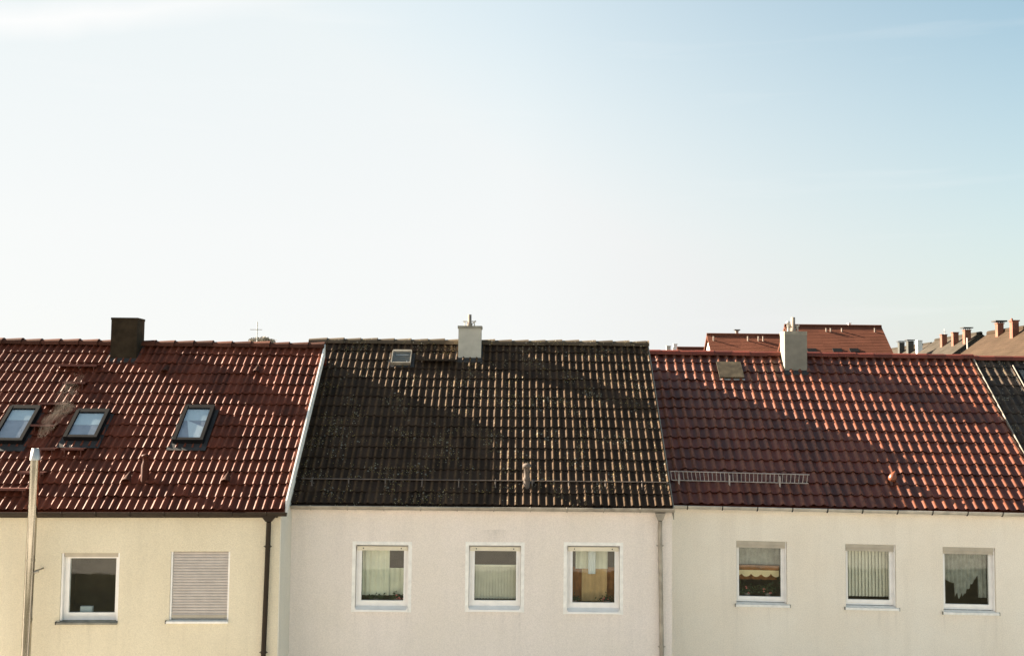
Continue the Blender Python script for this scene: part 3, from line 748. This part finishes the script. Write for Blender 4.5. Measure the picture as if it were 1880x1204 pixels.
# closed metal hatch on the russet roof
fr = Cc.frame(1343, 697); m = MB()
m.fbox(fr, -.27, .27, .0, .55, .0, .075); H_ = m.build('roof_hatch', 'hatch', Cc.roof, 'closed flat metal hatch')
m = MB(); m.fbox(fr, -.285, .285, -.012, .565, .076, .092); m.build('hatch_lid', 'hatch', H_)
m = MB(); m.fbox(fr, -.28, .30, -.06, -.016, .03, .045); m.build('flashing', 'galv', H_)
# skylight edge on the fourth roof
W = skylight(D4, (1905, 718), .62, .80, label='skylight with light rim cut by the frame edge', mat='dark_metal', hgt=.10, inner=('room', 'room', .5))
fr = D4.frame(1905, 718); m = MB(); m.fbox(fr, -.325, -.313, -.02, .84, .09, .112); m.build('edge_trim', 'zinc', W)

# ---- sweep's steps and platforms on the red roof
def step(H, a, b, y, mat='red_step', drop=.16, dep=.22, par=None):
    p0 = H.onroof(a, y+7); p1 = H.onroof(b, y+7); z = aty((a+b)/2, y, p0.y-.12).z; yy = p0.y
    m = MB()
    m.box(p0.x, p1.x, yy-.16, yy+.10, z-.018, z)
    m.box(p0.x, p1.x, yy-.163, yy-.155, z-.04, z+.004)
    o = m.build('roof_step', mat, H.roof)
    for x in (p0.x+.06, p1.x-.08):
        k = MB(); zr = H.pf(x, (yy-.16-H.Ye)/(H.Yr-H.Ye))[0].z
        k.tube((x, yy-.12, z-.02), (x, yy-.10, zr+.02), .012, n=6)
        k.tube((x, yy-.12, z-.02), (x, yy+.16, z-.02), .012, n=6); k.box(x-.02, x+.02, yy-.14, yy-.08, zr, zr+.06)
        k.build('step_bracket', mat, o)
    return o
step(A, 106, 183, 669, dep=.3); step(A, 119, 162, 701); step(A, 75, 128, 739); step(A, 62, 106, 779)
step(A, 74, 107, 822); step(A, 117, 160, 822); step(A, 38, 86, 866); step(A, -10, 54, 896)
step(B, 771, 837, 659, 'brown_metal')

# ---- vents
def vent_tile(H, c, mat, w=.17, l=.26, h=.085):
    fr = H.frame(*c); m = MB(); n = 8; vs = []
    for (b, rr, hh) in ((0, w/2, h), (l, .01, .03)):
        for i in range(n+1):
            t = math.pi*i/n; vs.append(fr(-math.cos(t)*rr, b, .03+math.sin(t)*hh))
    for i in range(n+1):
        t = math.pi*i/n; vs.append(fr(-math.cos(t)*(w/2-.015), .0, .03+math.sin(t)*(h-.015)))
    for i in range(n+1):
        t = math.pi*i/n; vs.append(fr(-math.cos(t)*(w/2-.015), .08, .03+math.sin(t)*(h-.02)))
    k = n+1
    m.add(vs, [(i, i+1, k+i+1, k+i) for i in range(n)], True)
    m.add(vs, [(i, 2*k+i, 2*k+i+1, i+1) for i in range(n)]+[(2*k+i, 3*k+i, 3*k+i+1, 2*k+i+1) for i in range(n)])
    m.build('vent_tile', mat, H.roof, fix=False)
vent_tile(A, (303, 686), 'ridge_red'); vent_tile(A, (470, 687), 'ridge_red'); vent_tile(A, (232, 888), 'ridge_red', .2, .3, .1); vent_tile(A, (414, 889), 'ridge_red', .2, .3, .1)
# pipe vent on red roof
p = A.onroof(266, 884); m = MB()
m.lathe(p, (0, 0, 1), [(.08, -.05), (.075, .30), (.05, .38), (.05, .46), (.075, .47), (.075, .50), (.01, .52)]); m.build('vent_pipe', 'tile_red', A.roof)
# mushroom vent on brown roof
p = B.onroof(967, 893); m = MB(); z = p.z
m.lathe((p.x, p.y, z), (0, 0, 1), [(.07, -.1), (.066, .10), (.062, .12), (.070, .13), (.070, .17), (.056, .19), (.056, .37), (.084, .375), (.088, .40), (.076, .435), (.03, .455), (.005, .457)])
V = m.build('vent_pipe', 'grimy_pipe', B.roof, 'pinkish grey pipe vent with rounded cap')
fr = B.frame(970, 893); m = MB(); m.fbox(fr, -.11, .12, .05, .18, .03, .045); m.build('flashing', 'lead', V)
# round cowl on russet roof
p = Cc.onroof(1636, 888); m = MB()
m.tube((p.x, p.y, p.z-.05), (p.x, p.y, p.z+.08), .05, n=12); V = m.build('vent_pipe', 'tile_orange', Cc.roof, 'short pipe with egg-shaped cowl')
m = MB(); m.lathe((p.x, p.y, p.z+.05), (.35, -.15, 1), [(.035, 0), (.07, .02), (.085, .07), (.075, .13), (.045, .18), (.02, .215), (.004, .235)]); m.build('cowl', simple('glazed_orange', (.17, .05, .022), .35, var=.15), V)

# ---- snow guards
p0 = B.onroof(556, 886); p1 = B.onroof(1236, 893); m = MB()
zoff = aty(556, 878, p0.y).z-p0.z
P0 = Vector((-4.10, p0.y-.03, p0.z+.085)); P1 = Vector((3.08, p1.y-.03, p1.z+.085))
m.tube(P0, P1, .011, n=8); G = m.build('snow_guard_rail', 'rust_rail', B.roof)
for i in range(10):
    q = P0.lerp(P1, (i+.3)/10); k = MB(); k.tube(q, q+Vector((0, -.02, -.13)), .014, n=6); k.box(q.x-.02, q.x+.02, q.y-.05, q.y-.02, q.z-.20, q.z-.12)
    k.tube(q, q+Vector((0, .14, .02)), .009, n=6); k.build('guard_bracket', 'rust_rail', G)
a0 = Cc.onroof(1233, 886); a1 = Cc.onroof(1485, 892)
yy = a0.y-.06
L0, L1 = aty(1233, 881, yy), aty(1484, 887, yy); U0, U1 = aty(1230, 864.5, yy), aty(1486, 871, yy)
m = MB(); m.tube(L0, L1, .011, n=6); m.tube(U0, U1, .011, n=6); m.build
G = m.build('snow_guard_ladder', 'pale_rail', Cc.roof, 'ladder-shaped pale metal snow guard')
n = 33
m = MB()
for i in range(n+1):
    t = (i+.1)/n*.985; m.tube(L0.lerp(L1, t), U0.lerp(U1, t), .0075, n=6)
m.build('rungs', 'pale_rail', G)
for px_ in (1246.5, 1339, 1431.5):
    q = aty(px_, 868+(px_-1240)*.02, yy-.02); b = aty(px_, 888+(px_-1240)*.02, yy-.02); k = MB()
    k.box(q.x-.016, q.x+.016, yy-.03, yy-.014, b.z-.03, q.z-.02); k.tube((q.x, yy-.02, b.z+.02), (q.x, yy+.12, b.z+.01), .012, n=6); k.build('guard_bracket', 'pale_rail', G)

# ---- stainless flue in front of the yellow house
Yf = 20.28
P = [aty(64.8, 843, Yf), aty(59.5, 964, Yf), aty(47, 1204, Yf)]
P[1] = P[0].lerp(P[2], .34); d = (P[2]-P[0]).normalized(); low = P[2]+d*((P[2].z-.4)/-d.z)
m = MB(); m.tube(P[0], low, .082, n=24, caps=False); m.build
FL = m.build('flue_pipe', 'steel', A.root, 'tall stainless steel flue running up past the gutter')
tp = aty(65, 822.5, Yf); m = MB(); m.lathe(P[0], tp-P[0], [(.094, -.012), (.094, .01), (.06, (tp-P[0]).length), (.05, (tp-P[0]).length), (.05, .05)], n=24); m.build('flue_cone', 'galv', FL)
for py in (866, 896, 930, 1029, 1053, 1137):
    t = (py-843)/(1204-843); q = P[0].lerp(P[2], t); m = MB(); m.tube(q-d*.02, q+d*.02, .088, n=24); m.build('flue_joint', 'steel', FL)
q = P[0].lerp(P[2], (1052-843)/361); m = MB(); m.tube(q, (q.x+.06, A.Yw, q.z+.02), .016, n=8); m.tube(q+Vector((.05, 0, .0)), q+Vector((.16, .0, .03)), .024, n=10); m.build('wall_bracket', 'zinc', FL)

# ---- smoke above the flue
def smoke():
    m = MB(); n = 14; rings = 12; vs = []
    path = [aty(66, 820, 20.3), aty(86, 785, 20.4), aty(108, 752, 20.6), aty(128, 722, 20.8), aty(140, 692, 21.0), aty(146, 674, 21.2)]
    rad = [.05, .14, .27, .24, .16, .04]
    for j in range(rings+1):
        t = j/rings*(len(path)-1); i = min(int(t), len(path)-2); f = t-i
        c = path[i].lerp(path[i+1], f); r = rad[i]*(1-f)+rad[i+1]*f
        for k in range(n):
            a = 2*math.pi*k/n; vs.append(c+Vector((math.cos(a)*r, math.sin(a)*r, 0)))
    fs = [(j*n+k, j*n+(k+1) % n, (j+1)*n+(k+1) % n, (j+1)*n+k) for j in range(rings) for k in range(n)]
    fs += [tuple(range(n)), tuple(range(rings*n, rings*n+n))]
    m.add(vs, fs, True)
    mt = bpy.data.materials.new('thin_smoke'); mt.use_nodes = True; t = mt.node_tree; t.nodes.remove(t.nodes['Principled BSDF'])
    v = N(t, 'ShaderNodeVolumePrincipled'); v.inputs['Color'].default_value = (.8, .74, .66, 1); v.inputs['Anisotropy'].default_value = .3
    no = N(t, 'ShaderNodeTexNoise', Scale=2.4, Detail=4.0, Roughness=.6, Distortion=1.0); t.links.new(coords(t), no.inputs['Vector'])
    rr = N(t, 'ShaderNodeMapRange'); rr.inputs[1].default_value = .48; rr.inputs[2].default_value = .85; rr.inputs[3].default_value = 0; rr.inputs[4].default_value = .45
    t.links.new(no.outputs['Fac'], rr.inputs[0]); t.links.new(rr.outputs[0], v.inputs['Density'])
    t.links.new(v.outputs[0], t.nodes['Material Output'].inputs['Volume'])
    o = m.build('smoke', mt); tag(o, 'thin brownish smoke drifting up from the steel flue', 'smoke', kind='stuff')
smoke()

# ------------------------------------------------------------------ far houses
def far_house(name, label, A3, B3, hw, tan, wall, roofm, group='houses behind the terrace', gable=None, row=.17):
    A3, B3 = Vector(A3), Vector(B3); d = (B3-A3); d.z = 0; L = d.length; d.normalize(); nrm = Vector((d.y, -d.x, 0))   # nrm: side toward +right of direction
    c = (A3+B3)/2; root = empty(name, (c.x, c.y, 0), label, 'house', group)
    phi = math.atan(tan)
    # walls
    w = MB(); ze = A3.z-hw*tan
    for s in (1, -1):
        a = A3+nrm*s*(hw-.3); b = B3+nrm*s*(hw-.3)
        w.add([(a.x, a.y, -.3), (b.x, b.y, -.3), (b.x, b.y, ze+.1), (a.x, a.y, ze+.1)], [(0, 1, 2, 3)])
    for e, dd in ((A3, d*.15), (B3, -d*.15)):
        l = e+dd+nrm*(hw-.3); r = e+dd-nrm*(hw-.3)
        w.add([(l.x, l.y, -.3), (r.x, r.y, -.3), (r.x, r.y, ze+.2), (e.x+dd.x, e.y+dd.y, A3.z-.12), (l.x, l.y, ze+.2)], [(0, 1, 2, 3, 4)])
    w.build('wall', wall, root, fix=False)
    r = MB()
    for s in (1, -1):
        n_ = int(math.hypot(hw, hw*tan)/row); nn = nrm*s*math.sin(phi)+Vector((0, 0, math.cos(phi)))
        rnd = random.Random(int(L*10)+s)
        for i in range(n_):
            f0, f1 = i/n_, (i+1)/n_
            def pt(e, f, h): q = e+nrm*s*hw*f; return Vector((q.x, q.y, e.z-hw*tan*f))+nn*h
            k = max(1, int(L/1.1))
            for j in range(k):
                ea, eb = A3.lerp(B3, j/k), A3.lerp(B3, (j+1)/k); h = rnd.uniform(0, .003)
                tn = .5+rnd.uniform(-.13, .13)
                r.add([pt(ea, f0, h), pt(eb, f0, h), pt(eb, f1, .010+h), pt(ea, f1, .010+h)], [(0, 1, 2, 3)], False, tn)
                r.add([pt(ea, f1, .010+h), pt(eb, f1, .010+h), pt(eb, f1, -.02), pt(ea, f1, -.02)], [(0, 1, 2, 3)], False, tn)
        for (e) in (A3, B3):
            a = e; b = e+nrm*s*hw; bz = e.z-hw*tan
            r.add([(a.x, a.y, e.z), (b.x, b.y, bz+.04), (b.x, b.y, bz-.14), (a.x, a.y, e.z-.18)], [(0, 1, 2, 3)], False, .2)
    ro = r.build('roof', roofm, root, fix=False)
    c = MB(); c.tube(A3+Vector((0, 0, .0)), B3+Vector((0, 0, .0)), .11, n=8); c.build('ridge_cap', roofm, ro)
    return root, ro
def far_chim(par, px, top, base, Y, w, mat, dep=None, plate=None, name='chimney', below=1.0):
    t = aty(px, top, Y); b = aty(px, base, Y); hw = w/F*Y/2; m = MB(); dep = dep or hw*2
    m.box(t.x-hw, t.x+hw, Y, Y+dep, b.z-below, t.z-.05); m.box(t.x-hw-.03, t.x+hw+.03, Y-.03, Y+dep+.03, t.z-.0499, t.z)
    o = m.build(name, mat, par)
    if plate:
        z = aty(px, plate, Y).z; m = MB(); m.box(t.x-hw-.12, t.x+hw+.12, Y-.1, Y+dep+.1, z-.03, z+.03)
        for dx in (-hw*.7, hw*.7):
            for dy in (.05, dep-.05): m.tube((t.x+dx, Y+dy, t.z-.02), (t.x+dx, Y+dy, z), .02, n=6)
        m.build('chimney_plate', 'lead', o)
    return o
# red roofed pair
YA = 80
a = aty(1297.5, 614, YA); b = aty(1442, 616, YA); b.z = a.z
Ra, Ra_roof = far_house('house', 'distant red-roofed house with sunlit white gable, left of the cream house chimney', a, b, 5.0, .83, 'far_white', 'tile_far_red')
far_chim(Ra_roof, 1353.5, 607, 614, YA+.4, 4.5, 'clay', plate=605.5, below=.5)
for px_ in (1310, 1373, 1392.5, 1401):
    p = aty(px_, 620.5, YA-.55); m = MB(); m.tube((p.x, p.y, p.z-.25), (p.x, p.y, p.z+.13), .055, n=8); m.build('vent_pipe', 'clay', Ra_roof)
YB = 76
a = aty(1440, 597.5, YB); b = aty(1618, 599.5, YB); a.z = b.z = (a.z+b.z)/2
Rb, Rb_roof = far_house('house', 'distant tall red-roofed house right of the cream house chimney', a, b, 6.0, .83, 'far_white', 'tile_far_red')
far_chim(Rb_roof, 1560, 592.5, 599, YB+.3, 4.5, 'far_white', below=.5)
for px_ in (1517, 1525, 1545.5, 1606):
    p = aty(px_, 605, YB-.5); m = MB(); m.tube((p.x, p.y, p.z-.25), (p.x, p.y, p.z+.10), .05, n=8); m.build('vent_pipe', 'clay', Rb_roof)
for px_ in (1490, 1537, 1568):
    p = aty(px_, 643.5, YB-2.1); fr = (lambda p: (lambda a_, b_, c_: p+Vector((a_, b_*.77-c_*.64, b_*.64+c_*.77))))(p); m = MB()
    m.fbox(fr, -.3, .3, -.25, .15, 0, .09); m.build('skylight', 'dark_metal', Rb_roof)
# low roof and small chimneys between brown roof and red house
a = aty(1243, 638.5, 90); b = aty(1330, 639, 90); b.z = a.z
Rl, Rl_roof = far_house('house', 'low distant roof strip left of the white-gabled red house', a, b, 4.5, .83, 'far_white', 'tile_far_red')
a = aty(1190, 647.5, 96); b = aty(1242, 648, 96); b.z = a.z
Rm, Rm_roof = far_house('house', 'distant house hidden behind the terrace with only two pale chimneys showing', a, b, 4.5, .83, 'far_white', 'tile_far_brown')
far_chim(Rm_roof, 1227.5, 634.5, 648, 95.9, 7.5, 'chim_grey'); far_chim(Rm_roof, 1239.7, 631, 648, 95.9, 7, 'far_white')
# three gable-on roofs to the right
def gable_house(label, apx, apy, Yn, Lg, hw, tan, wall, roofm, dirx=0):
    a = aty(apx, apy, Yn); b = a+Vector((dirx*Lg, Lg, 0))
    return far_house('house', label, a, b, hw, tan, wall, roofm)
_, r1 = gable_house('distant grey roofed house with two dark and one white chimney', 1710, 630, 100, 13, 4.5, .74, 'far_dark', 'tile_far_grey')
far_chim(r1, 1656, 628.5, 647, 105, 9.5, 'far_grey_chim', plate=626.5); far_chim(r1, 1672.5, 626, 647, 102.2, 10.5, 'far_grey_chim', plate=624); far_chim(r1, 1689, 624.5, 647, 99.9, 9, 'far_white')
_, r2 = gable_house('distant grey-brown roofed house with three brick chimneys', 1801, 611.5, 70, 7.5, 5, .73, 'far_dark', 'tile_far_grey')
far_chim(r2, 1734, 613.5, 637, 73.9, 9.5, 'brick_far'); far_chim(r2, 1755, 609.5, 634, 71.9, 10, 'brick_far'); far_chim(r2, 1777, 605, 630, 70.2, 11, 'brick_far', plate=601.5)
p = aty(1734, 606, 74.1); m = MB(); m.tube((p.x, p.y, p.z-.9), (p.x, p.y, p.z+.1), .02, n=6); m.tube((p.x-.1, p.y, p.z-.1), (p.x+.1, p.y, p.z-.1), .015, n=6); m.build('antenna', 'galv', r2)
a = aty(1815, 612, 50); b = Vector((a.x, 40.0, a.z))
_, r3 = far_house('house', 'brown roofed house with two brick chimneys at the right edge', a, b, 5.2, .73, 'far_dark', 'tile_far_brown')
far_chim(r3, 1837, 592.5, 607, 48.2, 11, 'brick_far', plate=589.5, below=.8); far_chim(r3, 1864.5, 587.5, 605, 46.2, 12, 'brick_far', below=.8)
p = aty(1861.5, 586.5, 46.3); m = MB(); m.lathe((p.x, p.y+.2, p.z-.05), (0, 0, 1), [(.05, 0), (.045, .1), (.02, .12)]); m.build('flue_pot', 'brick_far', r3)
m = MB(); p = aty(1776, 632, 60); m.tube((p.x, p.y, p.z-9), (p.x, p.y, p.z+.35), .035, n=8)
tag(m.build('lamp_post', 'galv'), 'thin grey pole between the two brown roofs at right', 'pole')

# ------------------------------------------------------------------ cross-shaped mast and bare treetop
Yt = 70
p = aty(472.5, 591, Yt); m = MB(); m.tube((p.x, Yt, 0), (p.x, Yt, p.z), .06, .035, n=8); root = tag(m.build('antenna_mast', 'galv'), 'thin cross-shaped mast rising behind the red roof ridge', 'mast')
for py, w in ((605, .42), (622, .52)):
    z = aty(472.5, py, Yt).z; k = MB(); k.tube((p.x-w*.8-.1, Yt, z), (p.x+w*.75, Yt, z), .02, n=6); k.build('crossbar', 'galv', root)
rnd = random.Random(5)
tx = aty(477.5, 620, 74)
tr = empty('bare_tree', (tx.x, 74, 0), 'bare treetop just showing over the red roof ridge at the mast foot', 'tree')
m = MB(); m.tube((tx.x, 74, 0), (tx.x, 74, tx.z-2.2), .16, .09, n=8); m.build('trunk', 'bark', tr)
tw = MB()
def branch(p, d, l, r, k):
    q = p+d*l; tw.tube(p, q, r, r*.7, n=5, caps=False)
    if k == 0:
        for _ in range(3):
            c = q+Vector((rnd.gauss(0, .06), rnd.gauss(0, .06), rnd.gauss(0, .05))); a = Vector((rnd.uniform(-1, 1), rnd.uniform(-1, 1), rnd.uniform(-1, 1))).normalized()*.06; b = a.orthogonal().normalized()*.035
            tw.add([c-a, c-b, c+a, c+b], [(0, 1, 2, 3)])
        return
    for _ in range(3):
        e = (d+Vector((rnd.uniform(-.8, .8), rnd.uniform(-.8, .8), rnd.uniform(-.1, .6)))).normalized(); branch(q, e, l*.68, r*.62, k-1)
for i in range(4):
    branch(Vector((tx.x, 74, tx.z-2.2)), Vector((rnd.uniform(-.3, .3), rnd.uniform(-.3, .3), 1)).normalized(), .85, .05, 4)
tw.build('crown', 'twig', tr, fix=False)

# ------------------------------------------------------------------ light
HZ_COL = (2.67, 2.70, 2.69, 1); HZ_TOP = (2.46, 2.62, 2.65, 1); SKY_TINT = (.69, .735, .615)
CI_SL, CI_OF = .235, .391; EXPO = 2.8
SUN = Vector((-.853, .313, .418)).normalized()
el = math.asin(SUN.z); az = math.atan2(SUN.x, SUN.y)       # from +Y toward +X
sl_ = bpy.data.lights.new('sun', 'SUN'); so = bpy.data.objects.new('sun', sl_); C.objects.link(so)
so.rotation_mode = 'QUATERNION'; so.rotation_quaternion = SUN.to_track_quat('Z', 'Y'); so.location = (-30, 10, 30)
sl_.energy = 5.0; sl_.angle = R(.5); sl_.color = (1.0, .86, .67)
wd = bpy.data.worlds.new('World'); bpy.context.scene.world = wd; wd.use_nodes = True; t = wd.node_tree
bg = t.nodes['Background']; sky = t.nodes.new('ShaderNodeTexSky'); sky.sky_type = 'NISHITA'; sky.sun_disc = False
sky.sun_elevation = el; sky.sun_rotation = az; sky.air_density = 1.0; sky.dust_density = 2.0; sky.ozone_density = 1.0; sky.altitude = 300
tc = t.nodes.new('ShaderNodeTexCoord'); sx = t.nodes.new('ShaderNodeSeparateXYZ'); t.links.new(tc.outputs['Generated'], sx.inputs[0])
def mth(op, a, b=None, c=None):
    n = t.nodes.new('ShaderNodeMath'); n.operation = op
    for i, v in enumerate((a, b, c)):
        if v is None: continue
        if hasattr(v, 'node'): t.links.new(v, n.inputs[i])
        else: n.inputs[i].default_value = v
    return n.outputs[0]
# pale air: thicker low down and toward the sun
f_ = mth('MINIMUM', mth('MAXIMUM', mth('ADD', mth('MULTIPLY_ADD', mth('ABSOLUTE', sx.outputs[2]), -2.35, 1.47), mth('MULTIPLY', sx.outputs[0], -1.45)), 0.12), .97)
tint = mixc(t, 1.0, sky.outputs[0], SKY_TINT, 'MULTIPLY')
hzf = mth('MINIMUM', mth('MAXIMUM', mth('MULTIPLY_ADD', sx.outputs[2], 5.5, -.8), 0.0), 1.0)
hcol = mixc(t, hzf, HZ_COL[:3], HZ_TOP[:3])
hsc = t.nodes.new('ShaderNodeVectorMath'); hsc.operation = 'SCALE'; t.links.new(hcol, hsc.inputs[0]); t.links.new(mth('MULTIPLY_ADD', mth('MAXIMUM', sx.outputs[0], 0.0), -.42, 1.0), hsc.inputs['Scale'])
hcol = hsc.outputs[0]
ad_ = mixc(t, f_, tint, hcol)
# one thin cirrus streak low contrast, high on the left
mp = N(t, 'ShaderNodeMapping'); mp.inputs['Rotation'].default_value = (0, R(8), 0); mp.inputs['Scale'].default_value = (1.3, 1.0, 16)
t.links.new(tc.outputs['Generated'], mp.inputs[0])
no = N(t, 'ShaderNodeTexNoise', Scale=2.2, Detail=6.0, Roughness=.55); t.links.new(mp.outputs[0], no.inputs['Vector'])
rr = ramp(t, [(.58, (0, 0, 0)), (.9, (.3, .3, .3))]); t.links.new(no.outputs['Fac'], rr.inputs[0])
mx = mixc(t, rr.outputs[0], ad_, (2.9, 2.9, 2.87))
# broad aircraft-trail like streak
zz = mth('SUBTRACT', sx.outputs[2], mth('MULTIPLY_ADD', sx.outputs[0], CI_SL, CI_OF))
nz = N(t, 'ShaderNodeTexNoise', Scale=9.0, Detail=5.0); t.links.new(tc.outputs['Generated'], nz.inputs['Vector'])
zz = mth('ADD', zz, mth('MULTIPLY_ADD', nz.outputs['Fac'], .03, -.015))
band = mth('MAXIMUM', mth('SUBTRACT', 1.0, mth('ABSOLUTE', mth('DIVIDE', zz, .017))), 0.0)
fade = mth('MINIMUM', mth('MAXIMUM', mth('MULTIPLY_ADD', sx.outputs[0], -4.5, -.55), 0.0), 1.0)
mx = mixc(t, mth('MULTIPLY', mth('MULTIPLY', band, fade), .85), mx, (2.9, 2.9, 2.87))
t.links.new(mx, bg.inputs['Color']); bg.inputs['Strength'].default_value = .05
sc_ = bpy.context.scene; sc_.view_settings.view_transform = 'Standard'; sc_.view_settings.look = 'None'
sc_.view_settings.exposure = EXPO; sc_.view_settings.gamma = 1
